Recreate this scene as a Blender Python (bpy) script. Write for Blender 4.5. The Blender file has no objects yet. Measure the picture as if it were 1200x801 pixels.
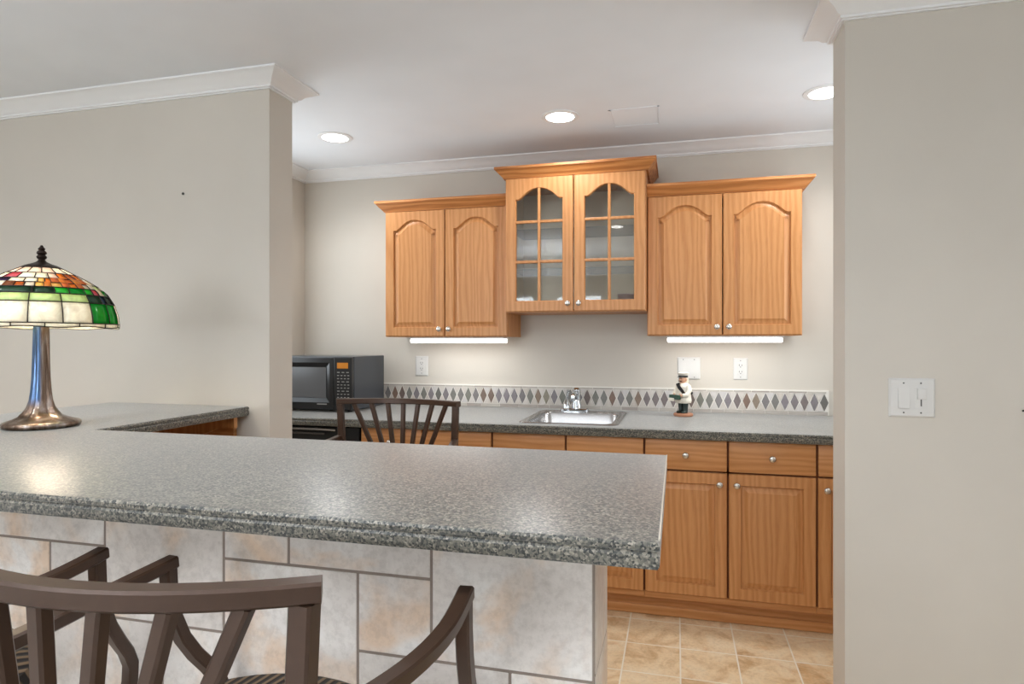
import bpy, bmesh, math, random
from mathutils import Vector, Matrix
PI = math.pi
random.seed(4)
C = bpy.context.scene.collection
S = bpy.context.scene

# ------------------------------------------------------------------ camera, world, lights, exposure
CAM_H = 1.35
YAW = math.atan(193 / 737.5)
cam = bpy.data.cameras.new('camera'); camo = bpy.data.objects.new('camera', cam); C.objects.link(camo)
camo.location = (0, 0, CAM_H); camo.rotation_euler = (PI / 2, 0, YAW)
cam.sensor_width = 36; cam.lens = 36 * 737.5 / 1200; cam.clip_start = 0.02
S.camera = camo
S.view_settings.view_transform = 'Standard'; S.view_settings.look = 'None'
S.view_settings.exposure = 0.67; S.view_settings.gamma = 1; S.view_settings.use_curve_mapping = False

w = bpy.data.worlds.new('sky'); S.world = w; w.use_nodes = True
w.node_tree.nodes['Background'].inputs[0].default_value = (.80, .90, 1, 1)
w.node_tree.nodes['Background'].inputs[1].default_value = 1.0

CEIL = 2.53          # ceiling height
YW = 2.41            # front face of the two wall stubs
YWB = 2.58           # their back face
YB = 3.915           # back wall of the kitchenette
XL = -1.735          # end of the left stub
XR = .566            # end of the right stub
RX0, RX1, RY0 = -4.2, 3.4, -4.2   # the room the camera stands in

def lamp(name, kind, loc, energy, color=(1, 1, 1), rot=(0, 0, 0), **kw):
    d = bpy.data.lights.new(name, kind); d.energy = energy; d.color = color
    for k, v in kw.items(): setattr(d, k, v)
    o = bpy.data.objects.new(name, d); C.objects.link(o); o.location = loc; o.rotation_euler = rot
    return o
WINDOWS = [(-2.2, 1.9), (1.2, 1.9)]       # centre x and width of the two windows behind the camera
for cx, ww, e in ((*WINDOWS[0], 54), (*WINDOWS[1], 5)):
    lamp('daylight_fill', 'AREA', (cx, RY0 + .12, 1.55), e, (.88, .94, 1), (PI / 2 + .30, 0, 0), shape='RECTANGLE', size=ww - .1, size_y=1.3)
SIDE_Y0, SIDE_Y1, SIDE_Z0, SIDE_Z1 = 2.70, 3.60, 1.10, 2.30     # two added side windows, unseen, that fill the kitchenette with light
for xx, ry, e in ((1.15, PI / 2, 5.5), (-2.523, -PI / 2, 6.5)):
    lamp('daylight_fill', 'AREA', (xx, (SIDE_Y0 + SIDE_Y1) / 2, (SIDE_Z0 + SIDE_Z1) / 2), e, (.86, .94, 1), (0, ry, 0), shape='RECTANGLE', size=SIDE_Z1 - SIDE_Z0 - .06, size_y=SIDE_Y1 - SIDE_Y0 - .06)
CAN_W, CAN_FILL = 12.5, 30
PENDANT_FILL = 96

# ------------------------------------------------------------------ materials
def lin(r, g, b):
    f = lambda c: (c / 255) / 12.92 if c / 255 <= .04045 else ((c / 255 + .055) / 1.055) ** 2.4
    return (f(r), f(g), f(b), 1)
class NT:
    def __init__(s, name):
        s.m = bpy.data.materials.new(name); s.m.use_nodes = True; s.t = s.m.node_tree
        s.b = s.t.nodes['Principled BSDF']; s.out = s.t.nodes['Material Output']
    def n(s, typ, **kw):
        nd = s.t.nodes.new(typ)
        for k, v in kw.items():
            if k.startswith('i_'):
                key = k[2:].replace('_', ' ')
                nd.inputs[int(key) if key.isdigit() else key].default_value = v
            else: setattr(nd, k, v)
        return nd
    def l(s, a, b): s.t.links.new(a, b)
    def ramp(s, fac, stops):
        r = s.n('ShaderNodeValToRGB'); e = r.color_ramp.elements
        while len(e) < len(stops): e.new(.5)
        for i, (p, c) in enumerate(stops): e[i].position = p; e[i].color = c
        s.l(fac, r.inputs[0]); return r.outputs[0]
    def coord(s, scale=(1, 1, 1), which='Object', loc=(0, 0, 0)):
        tc = s.n('ShaderNodeTexCoord'); mp = s.n('ShaderNodeMapping')
        mp.inputs['Scale'].default_value = scale; mp.inputs['Location'].default_value = loc
        s.l(tc.outputs[which], mp.inputs[0]); return mp.outputs[0]
    def noise(s, vec, scale, detail=4, rough=.55, dist=0):
        nd = s.n('ShaderNodeTexNoise'); nd.inputs['Scale'].default_value = scale; nd.inputs['Detail'].default_value = detail
        nd.inputs['Roughness'].default_value = rough; nd.inputs['Distortion'].default_value = dist
        s.l(vec, nd.inputs['Vector']); return nd.outputs['Fac']
    def mix(s, fac, a, b, mode='MIX'):
        m = s.n('ShaderNodeMix', data_type='RGBA', blend_type=mode)
        for v, i in ((fac, 0), (a, 6), (b, 7)):
            if hasattr(v, 'is_linked'): s.l(v, m.inputs[i])
            else: m.inputs[i].default_value = v
        return m.outputs[2]
    def bump(s, h, strength=.2, dist=.002):
        b = s.n('ShaderNodeBump'); b.inputs['Strength'].default_value = strength; b.inputs['Distance'].default_value = dist
        s.l(h, b.inputs['Height']); s.l(b.outputs[0], s.b.inputs['Normal'])
    def set(s, **kw):
        for k, v in kw.items(): s.b.inputs[k.replace('_', ' ')].default_value = v
        return s
def simple(name, rgb, rough=.5, metal=0, noise=.0, nscale=30, **kw):
    t = NT(name); t.set(Roughness=rough, Metallic=metal)
    for k, v in kw.items(): t.b.inputs[k].default_value = v
    c = lin(*rgb)
    if noise:
        f = t.noise(t.coord(), nscale)
        d = tuple(x * (1 - noise) for x in c[:3]) + (1,); e = tuple(min(1, x * (1 + noise)) for x in c[:3]) + (1,)
        t.l(t.ramp(f, [(.3, d), (.7, e)]), t.b.inputs['Base Color'])
    else: t.b.inputs['Base Color'].default_value = c
    return t.m

M = {}
def paint(name, rgb, rough=.7):
    t = NT(name); t.set(Roughness=rough); v = t.coord()
    t.l(t.ramp(t.noise(v, 3, 2), [(.3, lin(*[c - 2 for c in rgb])), (.7, lin(*[min(255, c + 2) for c in rgb]))]), t.b.inputs['Base Color'])
    t.bump(t.noise(v, 260, 3), .06, .001); return t.m
M['wall'] = paint('greige_wall_paint', (204, 197, 186))
M['ceiling'] = paint('ceiling_paint', (236, 239, 243), .85)
M['trim'] = paint('white_trim_paint', (236, 236, 236), .45)
def oak(name, grain_axis, base, dark, light):
    t = NT(name); t.set(Roughness=.42)
    oi = t.n('ShaderNodeObjectInfo'); tc = t.n('ShaderNodeTexCoord'); add = t.n('ShaderNodeVectorMath', operation='ADD')
    mul = t.n('ShaderNodeVectorMath', operation='SCALE'); mul.inputs['Scale'].default_value = 7.0
    cmb = t.n('ShaderNodeCombineXYZ')
    for i in range(3): t.l(oi.outputs['Random'], cmb.inputs[i])
    t.l(cmb.outputs[0], mul.inputs[0]); t.l(tc.outputs['Object'], add.inputs[0]); t.l(mul.outputs[0], add.inputs[1])
    mp = t.n('ShaderNodeMapping'); sc = [1, 1, 1]; sc[grain_axis] = .10; mp.inputs['Scale'].default_value = sc
    t.l(add.outputs[0], mp.inputs[0]); v = mp.outputs[0]
    wv = t.n('ShaderNodeTexWave', wave_type='RINGS', rings_direction='Y'); wv.inputs['Scale'].default_value = 11
    wv.inputs['Distortion'].default_value = 9; wv.inputs['Detail'].default_value = 2.5; wv.inputs['Detail Scale'].default_value = 1.4
    t.l(v, wv.inputs['Vector'])
    fine = t.noise(v, 150, 4, .6); big = t.noise(v, 6, 2)
    c1 = t.ramp(wv.outputs['Fac'], [(.0, lin(*dark)), (.6, lin(*base)), (1, lin(*light))])
    c2 = t.ramp(fine, [(.33, (.84, .80, .76, 1)), (.5, (1, 1, 1, 1))])
    c3 = t.ramp(big, [(.3, (.93, .92, .9, 1)), (.7, (1.0, 1, 1, 1))])
    c = t.mix(.5, c1, c2, 'MULTIPLY'); c = t.mix(1.0, c, c3, 'MULTIPLY')
    t.l(c, t.b.inputs['Base Color']); t.bump(fine, .08, .001); return t.m
ob, od, ol = (202, 141, 86), (193, 130, 75), (207, 147, 92)
M['oak_v'] = oak('oak_vertical_grain', 2, ob, od, ol)
M['oak_h'] = oak('oak_horizontal_grain', 0, ob, od, ol)
M['oak_trim'] = oak('oak_crown_stain', 0, (196, 128, 70), (176, 110, 56), (206, 140, 82))
M['gap'] = simple('dark_oak_shadow_edge', (120, 66, 30), .6)  # oak face frame darkened, so the shade in the door gaps is painted in
def laminate():
    t = NT('speckled_grey_laminate'); t.set(Roughness=.31, Sheen_Weight=.45, Sheen_Roughness=.45); t.b.inputs['IOR'].default_value = 1.55
    v = t.coord()
    vo = t.n('ShaderNodeTexVoronoi', feature='F1'); vo.inputs['Scale'].default_value = 290; t.l(v, vo.inputs['Vector'])
    sx = t.n('ShaderNodeSeparateColor'); t.l(vo.outputs['Color'], sx.inputs[0])
    c = t.ramp(sx.outputs[0], [(0, lin(20, 23, 22)), (.22, lin(54, 56, 53)), (.45, lin(92, 90, 82)), (.78, lin(120, 115, 104)), (1, lin(156, 149, 136))])
    n = t.noise(v, 420, 3, .7)
    c = t.mix(.6, c, t.ramp(n, [(.35, (.68, .68, .67, 1)), (.6, (1.12, 1.12, 1.1, 1))]), 'MULTIPLY')
    n2 = t.noise(v, 38, 3, .6)
    c = t.mix(.5, c, t.ramp(n2, [(.35, (.8, .8, .8, 1)), (.65, (1.1, 1.09, 1.06, 1))]), 'MULTIPLY')
    t.l(c, t.b.inputs['Base Color']); return t.m
M['laminate'] = laminate()
M['seam'] = simple('pale_laminate_seam', (205, 200, 188), .3)
def stone(name, cols, rough=.35):
    t = NT(name); t.set(Roughness=rough); v = t.coord()
    g = t.n('ShaderNodeNewGeometry'); off = t.n('ShaderNodeVectorMath', operation='SCALE'); off.inputs['Scale'].default_value = 9
    cb = t.n('ShaderNodeCombineXYZ')
    for i in range(3): t.l(g.outputs['Random Per Island'], cb.inputs[i])
    t.l(cb.outputs[0], off.inputs[0]); ad = t.n('ShaderNodeVectorMath', operation='ADD'); t.l(v, ad.inputs[0]); t.l(off.outputs[0], ad.inputs[1])
    v = ad.outputs[0]
    a = t.noise(v, 5, 6, .62, .6); b = t.noise(v, 3.2, 4, .55, 1.0); c = t.noise(v, 60, 5, .7)
    col = t.ramp(a, [(.3, lin(*cols[0])), (.5, lin(*cols[1])), (.68, lin(*cols[2]))])
    col = t.mix(t.ramp(b, [(.52, (0, 0, 0, 1)), (.66, (.95, .95, .95, 1))]), col, lin(*cols[3]))
    col = t.mix(.5, col, t.ramp(c, [(.38, (.80, .78, .76, 1)), (.55, (1.06, 1.06, 1.06, 1))]), 'MULTIPLY')
    col = t.mix(1.0, col, t.ramp(g.outputs['Random Per Island'], [(0, (.9, .89, .88, 1)), (1, (1.04, 1.03, 1.02, 1))]), 'MULTIPLY')
    t.l(col, t.b.inputs['Base Color']); t.bump(c, .12, .002); return t.m
M['stone'] = stone('mottled_stone_tile', [(204, 195, 187), (228, 220, 213), (240, 236, 231), (226, 199, 174)])
M['grout'] = simple('taupe_grout', (142, 127, 116), .85, noise=.06, nscale=80)
def floor_tile():
    t = NT('tan_floor_tile'); t.set(Roughness=.38); v = t.coord(loc=(-.0135 - .0015, -2.872 - .0015 + .252, 0))
    br = t.n('ShaderNodeTexBrick', offset=0, squash=1)
    for k, x in (('Scale', 1), ('Brick Width', .2345), ('Row Height', .252), ('Mortar Size', .0032), ('Mortar Smooth', .1), ('Bias', 0)): br.inputs[k].default_value = x
    br.inputs['Color1'].default_value = (0, 0, 0, 1); br.inputs['Color2'].default_value = (1, 1, 1, 1)
    t.l(v, br.inputs['Vector'])
    sc = t.n('ShaderNodeVectorMath', operation='SCALE'); sc.inputs['Scale'].default_value = 13; t.l(br.outputs['Color'], sc.inputs[0])
    ad = t.n('ShaderNodeVectorMath', operation='ADD'); t.l(v, ad.inputs[0]); t.l(sc.outputs[0], ad.inputs[1]); u = ad.outputs[0]
    a = t.noise(u, 7, 6, .65, .7); b = t.noise(u, 5, 4, .6, 1.2); c = t.noise(u, 70, 4, .7)
    col = t.ramp(a, [(.32, lin(200, 162, 118)), (.5, lin(232, 204, 164)), (.66, lin(236, 214, 180))])
    col = t.mix(t.ramp(b, [(.55, (0, 0, 0, 1)), (.72, (.7, .7, .7, 1))]), col, lin(212, 164, 112))
    col = t.mix(.4, col, t.ramp(c, [(.35, (.75, .73, .7, 1)), (.55, (1.05, 1.05, 1.05, 1))]), 'MULTIPLY')
    col = t.mix(br.outputs['Fac'], col, lin(238, 228, 210)); t.l(col, t.b.inputs['Base Color']); return t.m
M['floor'] = floor_tile()
M['carpet'] = simple('pale_carpet', (222, 218, 212), .95, noise=.12, nscale=300)
M['bronze'] = simple('bronze_brown_metal', (70, 50, 38), .33, .3, noise=.07, nscale=60)
def stripes():
    t = NT('ribbed_brown_fabric'); t.set(Roughness=.85)
    wv = t.n('ShaderNodeTexWave', wave_type='BANDS', bands_direction='X'); wv.inputs['Scale'].default_value = 19; wv.inputs['Distortion'].default_value = .3
    t.l(t.coord(), wv.inputs['Vector'])
    t.l(t.ramp(wv.outputs['Fac'], [(.45, lin(26, 19, 15)), (.8, lin(112, 90, 66))]), t.b.inputs['Base Color']); t.bump(wv.outputs['Fac'], .5, .004); return t.m
M['stripe'] = stripes()
M['black'] = simple('black_plastic', (22, 22, 24), .28)
M['blackmetal'] = simple('black_painted_steel', (66, 70, 76), .3, .3)
M['dark'] = simple('matte_black', (9, 9, 9), .6)
M['ovenglass'] = simple('smoked_oven_glass', (92, 92, 94), .22, 0)
M['amber'] = simple('amber_display', (60, 34, 8), .3, **{'Emission Color': lin(225, 140, 30), 'Emission Strength': .35})
M['key'] = simple('grey_key_legend', (150, 148, 145), .5)
M['steel'] = simple('brushed_stainless', (176, 174, 173), .27, 1.0)
M['chrome'] = simple('chrome', (225, 230, 234), .06, 1.0)
M['nickel'] = simple('satin_nickel', (214, 208, 200), .25, .95)
M['plate'] = simple('white_switch_plastic', (214, 212, 208), .35)
M['slot'] = simple('grey_outlet_slot', (88, 86, 84), .6)
M['tube'] = simple('lit_fluorescent_diffuser', (255, 255, 255), .5, **{'Emission Color': (1, .99, .96, 1), 'Emission Strength': 2.6})
M['lens'] = simple('lit_lamp_lens', (255, 255, 255), .5, **{'Emission Color': (1, .98, .94, 1), 'Emission Strength': 9.0})
M['lens_soft'] = simple('lit_globe_glass', (255, 255, 255), .5, **{'Emission Color': (1, .97, .92, 1), 'Emission Strength': 2.5})
M['interior'] = simple('cabinet_interior', (250, 236, 212), .6, noise=.03, nscale=8)
t = NT('clear_glass'); t.set(Roughness=.02)
tr = t.n('ShaderNodeBsdfTransparent'); gl = t.n('ShaderNodeBsdfGlossy'); gl.inputs['Roughness'].default_value = .03
tr.inputs[0].default_value = (.98, .985, .98, 1); fr = t.n('ShaderNodeFresnel'); fr.inputs[0].default_value = 1.5
mx = t.n('ShaderNodeMixShader'); t.l(fr.outputs[0], mx.inputs[0]); t.l(tr.outputs[0], mx.inputs[1]); t.l(gl.outputs[0], mx.inputs[2]); t.l(mx.outputs[0], t.out.inputs[0])
M['glass'] = t.m
M['shelfglass'] = simple('green_edged_glass', (88, 108, 104), .1, 0, **{'Alpha': .22})
t = NT('diamond_slate_mosaic'); t.set(Roughness=.45); g = t.n('ShaderNodeNewGeometry')
col = t.ramp(g.outputs['Random Per Island'], [(0, lin(116, 100, 92)), (.2, lin(134, 128, 132)), (.42, lin(122, 122, 112)), (.6, lin(138, 130, 136)), (.78, lin(106, 105, 98)), (.9, lin(132, 106, 92)), (1, lin(144, 138, 122))])
col = t.mix(.5, col, t.ramp(t.noise(t.coord(), 60, 4, .7), [(.3, (.72, .72, .72, 1)), (.65, (1.12, 1.12, 1.12, 1))]), 'MULTIPLY')
t.l(col, t.b.inputs['Base Color']); M['diamond'] = t.m
t = NT('pale_limestone_mosaic'); t.set(Roughness=.5); g = t.n('ShaderNodeNewGeometry')
col = t.ramp(g.outputs['Random Per Island'], [(0, lin(200, 192, 182)), (.5, lin(212, 205, 198)), (1, lin(206, 202, 200))])
t.l(col, t.b.inputs['Base Color']); M['limestone'] = t.m
t = NT('grey_border_mosaic'); t.set(Roughness=.5); g = t.n('ShaderNodeNewGeometry')
col = t.ramp(g.outputs['Random Per Island'], [(0, lin(168, 158, 150)), (.5, lin(182, 174, 166)), (1, lin(196, 190, 180))])
t.l(col, t.b.inputs['Base Color']); M['border'] = t.m
M['whitegrout'] = simple('white_grout', (232, 228, 220), .8)

# ------------------------------------------------------------------ mesh helpers
def obj(name, bm, mat, parent=None, smooth=False, local=False, fixn=True):
    """link one mesh object; bm is in world space unless local"""
    if parent is not None and not local:
        root = parent
        while root.parent is not None: root = root.parent
        bmesh.ops.translate(bm, verts=bm.verts, vec=-Vector(root.location))
    if fixn: bmesh.ops.recalc_face_normals(bm, faces=bm.faces)
    me = bpy.data.meshes.new(name); bm.to_mesh(me); bm.free()
    for m in (mat if isinstance(mat, list) else [mat]): me.materials.append(m)
    if smooth:
        for p in me.polygons: p.use_smooth = True
        if smooth is not True:
            me.set_sharp_from_angle(angle=math.radians(smooth))
    o = bpy.data.objects.new(name, me); C.objects.link(o)
    if parent is not None: o.parent = parent
    return o
def thing(name, label, cat, loc=(0, 0, 0), group=None, rotz=0):
    o = bpy.data.objects.new(name, None); C.objects.link(o); o.location = loc; o.rotation_euler = (0, 0, rotz)
    o.empty_display_size = .05
    return tag(o, label, cat, group)
def tag(o, label, cat, group=None):
    o['label'] = label; o['category'] = cat
    if group: o['group'] = group
    return o
def origin(o, loc):
    """give a single-mesh thing an origin of its own"""
    o.data.transform(Matrix.Translation(-Vector(loc))); o.location = loc; return o
def struct(name, bm, mat, smooth=False):
    o = obj(name, bm, mat, None, smooth); o['kind'] = 'structure'; return o
def new(): return bmesh.new()
def box(bm, x0, x1, y0, y1, z0, z1, bev=0, seg=2, mi=0):
    r = bmesh.ops.create_cube(bm, size=1)
    vs = r['verts']
    for v in vs:
        v.co = Vector(((x0 + x1) / 2 + v.co.x * (x1 - x0), (y0 + y1) / 2 + v.co.y * (y1 - y0), (z0 + z1) / 2 + v.co.z * (z1 - z0)))
    fs = set(f for v in vs for f in v.link_faces)
    for f in fs: f.material_index = mi
    if bev:
        es = list(set(e for v in vs for e in v.link_edges))
        bmesh.ops.bevel(bm, geom=es, offset=bev, segments=seg, affect='EDGES', profile=.5, clamp_overlap=True)
    return bm
def B(*a, **k): return box(new(), *a, **k)
def lathe(bm, prof, n=32, cx=0, cy=0, cz=0, rfun=None, cap=True, mi=0, axis='Z'):
    """prof: list of (r, z)"""
    rings = []
    for r, z in prof:
        ring = []
        for i in range(n):
            a = 2 * PI * i / n; rr = r if rfun is None else rfun(r, z, a)
            p = (rr * math.cos(a), rr * math.sin(a), z)
            if axis == 'Y': p = (p[0], -p[2], p[1])       # profile grows towards -y
            if axis == 'X': p = (p[2], p[0], p[1])
            ring.append(bm.verts.new((cx + p[0], cy + p[1], cz + p[2])))
        rings.append(ring)
    for a, b in zip(rings, rings[1:]):
        for i in range(n):
            f = bm.faces.new((a[i], a[(i + 1) % n], b[(i + 1) % n], b[i])); f.material_index = mi
    if cap:
        for ring in (rings[0], rings[-1]):
            f = bm.faces.new(ring); f.material_index = mi
    return bm
def sweep(bm, pts, wid, hei, up=(0, 0, 1), bev=.003, closed=False, ups=None):
    """rectangular bar swept along pts; hei along up, wid across"""
    pts = [Vector(p) for p in pts]; n = len(pts); rings = []
    w2, h2 = wid / 2, hei / 2
    sec = [(-w2 + bev, -h2), (w2 - bev, -h2), (w2, -h2 + bev), (w2, h2 - bev), (w2 - bev, h2), (-w2 + bev, h2), (-w2, h2 - bev), (-w2, -h2 + bev)]
    for i, p in enumerate(pts):
        if closed: a = pts[i - 1]; b = pts[(i + 1) % n]
        else: a = pts[max(0, i - 1)]; b = pts[min(n - 1, i + 1)]
        tdir = (b - a).normalized(); u = Vector(ups[i] if ups else up)
        s = tdir.cross(u).normalized(); u2 = s.cross(tdir).normalized()
        k = 1.0
        if 0 < i < n - 1 or closed:
            d1 = (p - pts[i - 1]).normalized(); k = 1 / max(.5, d1.dot(tdir))
        rings.append([bm.verts.new(p + s * (x * k) + u2 * y) for x, y in sec])
    m = len(sec)
    for i in range(n if closed else n - 1):
        a, b = rings[i], rings[(i + 1) % n]
        for j in range(m): bm.faces.new((a[j], a[(j + 1) % m], b[(j + 1) % m], b[j]))
    if not closed: bm.faces.new(rings[0]); bm.faces.new(rings[-1])
    return bm
def tube(bm, pts, r, n=10, closed=False, radii=None):
    pts = [Vector(p) for p in pts]; N = len(pts); rings = []
    ref = Vector((0, 0, 1))
    for i, p in enumerate(pts):
        a = pts[i - 1] if (closed or i > 0) else p; b = pts[(i + 1) % N] if (closed or i < N - 1) else p
        td = (b - a).normalized()
        rf = ref if abs(td.dot(ref)) < .95 else Vector((0, 1, 0))
        s = td.cross(rf).normalized(); u = s.cross(td)
        rr = radii[i] if radii else r
        rings.append([bm.verts.new(p + s * (rr * math.cos(2 * PI * k / n)) + u * (rr * math.sin(2 * PI * k / n))) for k in range(n)])
    for i in range(N if closed else N - 1):
        a, b = rings[i], rings[(i + 1) % N]
        for k in range(n): bm.faces.new((a[k], a[(k + 1) % n], b[(k + 1) % n], b[k]))
    if not closed: bm.faces.new(rings[0]); bm.faces.new(rings[-1])
    return bm
def inset_poly(P, d, closed=True):
    """offset a 2D polyline to its left by d with mitred corners"""
    n = len(P); out = []
    for i in range(n):
        p = Vector(P[i])
        def nrm(a, b):
            v = (Vector(b) - Vector(a)); v = v.normalized(); return Vector((-v.y, v.x))
        if closed or 0 < i < n - 1:
            n1 = nrm(P[i - 1], P[i]); n2 = nrm(P[i], P[(i + 1) % n]); m = n1 + n2
            m = m / max(1e-6, m.dot(n1)) if m.length > 1e-6 else n1
            if m.length > 3: m = m.normalized() * 3
        elif i == 0: m = nrm(P[0], P[1])
        else: m = nrm(P[-2], P[-1])
        out.append(p + m * d)
    return out
def molding(bm, path, prof, side=1):
    """sweep closed profile [(out, z)] along an open 2D path; out is measured to the left of the path (side=1)"""
    cols = []
    for o, z in prof:
        q = inset_poly(path, o * side, closed=False); cols.append([bm.verts.new((p.x, p.y, z)) for p in q])
    m = len(prof)
    for j in range(m):
        a, b = cols[j], cols[(j + 1) % m]
        for i in range(len(path) - 1): bm.faces.new((a[i], a[i + 1], b[i + 1], b[i]))
    bm.faces.new([c[0] for c in cols]); bm.faces.new([c[-1] for c in cols])
    return bm
def loop_fill(bm, loops):
    es = []
    for L in loops:
        for i in range(len(L)):
            e = bm.edges.get((L[i], L[(i + 1) % len(L)])) or bm.edges.new((L[i], L[(i + 1) % len(L)]))
            es.append(e)
    bmesh.ops.triangle_fill(bm, edges=es, use_beauty=True)
def ring_faces(bm, a, b):
    n = len(a)
    for i in range(n): bm.faces.new((a[i], a[(i + 1) % n], b[(i + 1) % n], b[i]))
def slab(outline, prof, holes=(), z_top=None):
    """counter: outline counter-clockwise, prof [(inset, z)] top to bottom"""
    bm = new(); rings = []
    for ins, z in prof:
        rings.append([bm.verts.new((p.x, p.y, z)) for p in inset_poly(outline, ins)])
    for a, b in zip(rings, rings[1:]): ring_faces(bm, a, b)
    zt, zb = prof[0][1], prof[-1][1]
    ht = [[bm.verts.new((x, y, zt)) for x, y in h] for h in holes]; hb = [[bm.verts.new((x, y, zb)) for x, y in h] for h in holes]
    for a, b in zip(ht, hb): ring_faces(bm, a, b)
    loop_fill(bm, [rings[0]] + ht); loop_fill(bm, [rings[-1]] + hb)
    return bm

# ------------------------------------------------------------------ the room
struct('floor', B(RX0, RX1, 1.0, YB + .1, -.06, 0), M['floor'])
struct('floor_room', B(RX0, RX1, RY0, 1.0, -.06, 0), M['carpet'])
struct('ceiling', B(RX0 - .1, RX1 + .1, RY0 - .1, YB + .1, CEIL, CEIL + .1), M['ceiling'])
struct('wall_left', B(RX0, XL, YW, YWB, 0, CEIL), M['wall'])
struct('wall_right', B(XR, RX1, YW, YWB, 0, CEIL), M['wall'])
struct('wall_back', B(-2.64, 1.26, YB, YB + .1, 0, CEIL), M['wall'])
for nm, a, b, k in (('wall_alcove_left', -2.64, -2.533, 3), ('wall_alcove_right', 1.16, 1.26, 4)):
    bm = B(a, b, YWB, SIDE_Y0, 0, CEIL); box(bm, a, b, SIDE_Y1, YB, 0, CEIL); box(bm, a, b, SIDE_Y0, SIDE_Y1, 0, SIDE_Z0); box(bm, a, b, SIDE_Y0, SIDE_Y1, SIDE_Z1, CEIL)
    struct(nm, bm, M['wall'])
    bm = new(); m = (a + b) / 2
    for y in (SIDE_Y0, (SIDE_Y0 + SIDE_Y1) / 2 - .02, SIDE_Y1 - .04): box(bm, m - .025, m + .025, y, y + .04, SIDE_Z0, SIDE_Z1, .004)
    for z in (SIDE_Z0, SIDE_Z1 - .04): box(bm, m - .025, m + .025, SIDE_Y0, SIDE_Y1, z, z + .04, .004)
    wo = struct('window_%d' % k, bm, M['trim'])  # added side window, hidden by the wall stub, for fill light
    obj('window_pane', B(m - .003, m + .003, SIDE_Y0, SIDE_Y1, SIDE_Z0, SIDE_Z1), M['glass'], wo)  # pane of the added side window
struct('wall_room_left', B(RX0 - .1, RX0, RY0, YWB, 0, CEIL), M['wall'])
struct('wall_room_right', B(RX1, RX1 + .1, RY0, YWB, 0, CEIL), M['wall'])
bm = new()
zs0, zs1 = .85, 2.25
edges = [RX0 - .1] + [v for cx, ww in WINDOWS for v in (cx - ww / 2, cx + ww / 2)] + [RX1 + .1]
for i in range(0, len(edges), 2): box(bm, edges[i], edges[i + 1], RY0 - .1, RY0, 0, CEIL)
for cx, ww in WINDOWS:
    box(bm, cx - ww / 2, cx + ww / 2, RY0 - .1, RY0, 0, zs0); box(bm, cx - ww / 2, cx + ww / 2, RY0 - .1, RY0, zs1, CEIL)
struct('wall_room_back', bm, M['wall'])
for k, (cx, ww) in enumerate(WINDOWS):
    bm = new(); a, b = cx - ww / 2, cx + ww / 2
    for x in (a, cx - .03, b - .06): box(bm, x, x + .06, RY0 - .07, RY0 - .02, zs0, zs1, .004)
    for z in (zs0, (zs0 + zs1) / 2 - .02, zs1 - .06): box(bm, a, b, RY0 - .07, RY0 - .02, z, z + .06, .004)
    wo = struct('window_%d' % (k + 1), bm, M['trim'])
    obj('window_pane', B(a, b, RY0 - .05, RY0 - .045, zs0, zs1), M['glass'], wo)
# crown mouldings
p, zb = .088, 2.464
crown = [(0, CEIL), (p, CEIL), (p, CEIL - .008), (p - .012, CEIL - .012), (p - .024, CEIL - .020), (p - .045, CEIL - .031), (p - .058, CEIL - .046),
         (.018, zb + .014), (.018, zb + .006), (.010, zb + .004), (.010, zb), (0, zb)]
struct('trim_1', molding(new(), [(RX0, YW), (XL, YW), (XL, YWB), (-2.533, YWB)], crown, -1), M['trim'], 25)
struct('trim_2', molding(new(), [(1.16, YWB), (XR, YWB), (XR, YW), (RX1, YW)], crown, -1), M['trim'], 25)
struct('trim_3', molding(new(), [(-2.533, YWB), (-2.533, YB), (1.16, YB), (1.16, YWB)], crown, -1), M['trim'], 25)
# painted-over access panel in the kitchenette ceiling
bm = new(); ax0, ax1, ay0, ay1 = -.335, -.085, 3.225, 3.49
for a in ((ax0, ax1, ay0, ay0 + .008), (ax0, ax1, ay1 - .008, ay1), (ax0, ax0 + .008, ay0, ay1), (ax1 - .008, ax1, ay0, ay1)):
    box(bm, a[0], a[1], a[2], a[3], CEIL - .0025, CEIL + .001)
box(bm, ax0 + .012, ax1 - .012, ay0 + .012, ay1 - .012, CEIL - .0015, CEIL + .001)
o = obj('ceiling_access_panel', bm, M['ceiling']); origin(o, ((ax0 + ax1) / 2, (ay0 + ay1) / 2, CEIL))
tag(o, 'faint square access panel painted over in the white ceiling', 'ceiling panel')

# recessed lights
def can(x, y, label, energy, color=(.97, .985, 1)):
    t = thing('recessed_light', label, 'ceiling light', (x, y, CEIL), 'recessed lights in the ceiling')
    obj('trim_ring', lathe(new(), [(.072, 0), (.098, 0), (.098, -.004), (.090, -.007), (.074, -.007), (.072, -.004)], 40, x, y, CEIL, cap=False), M['trim'], t, 30)
    obj('lens', lathe(new(), [(.073, -.001), (.073, -.0045), (.060, -.010), (.02, -.014)], 40, x, y, CEIL), M['lens'], t, True)
    L = lamp('recessed_lamp', 'SPOT', (0, 0, -.03), energy, color, (0, 0, 0), spot_size=2.75, spot_blend=.6, shadow_soft_size=.07)
    L.parent = t
for x, lb in ((-1.905, 'lit recessed ceiling light nearest the left wall end'), (-.590, 'lit recessed ceiling light above the glass-door cabinet'), (.680, 'lit recessed ceiling light half hidden by the right wall end')):
    can(x, 3.25, lb, CAN_W)
for x in (-2.6, -.6, 1.4):  # added ceiling cans, out of view, for fill light
    for y in (-2.0, .60):
        can(x, y, 'added recessed ceiling light, unseen, filling the room around the camera', (CAN_FILL if x < 1 else 8) if y > 0 else 8, (.94, .97, 1))

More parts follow.
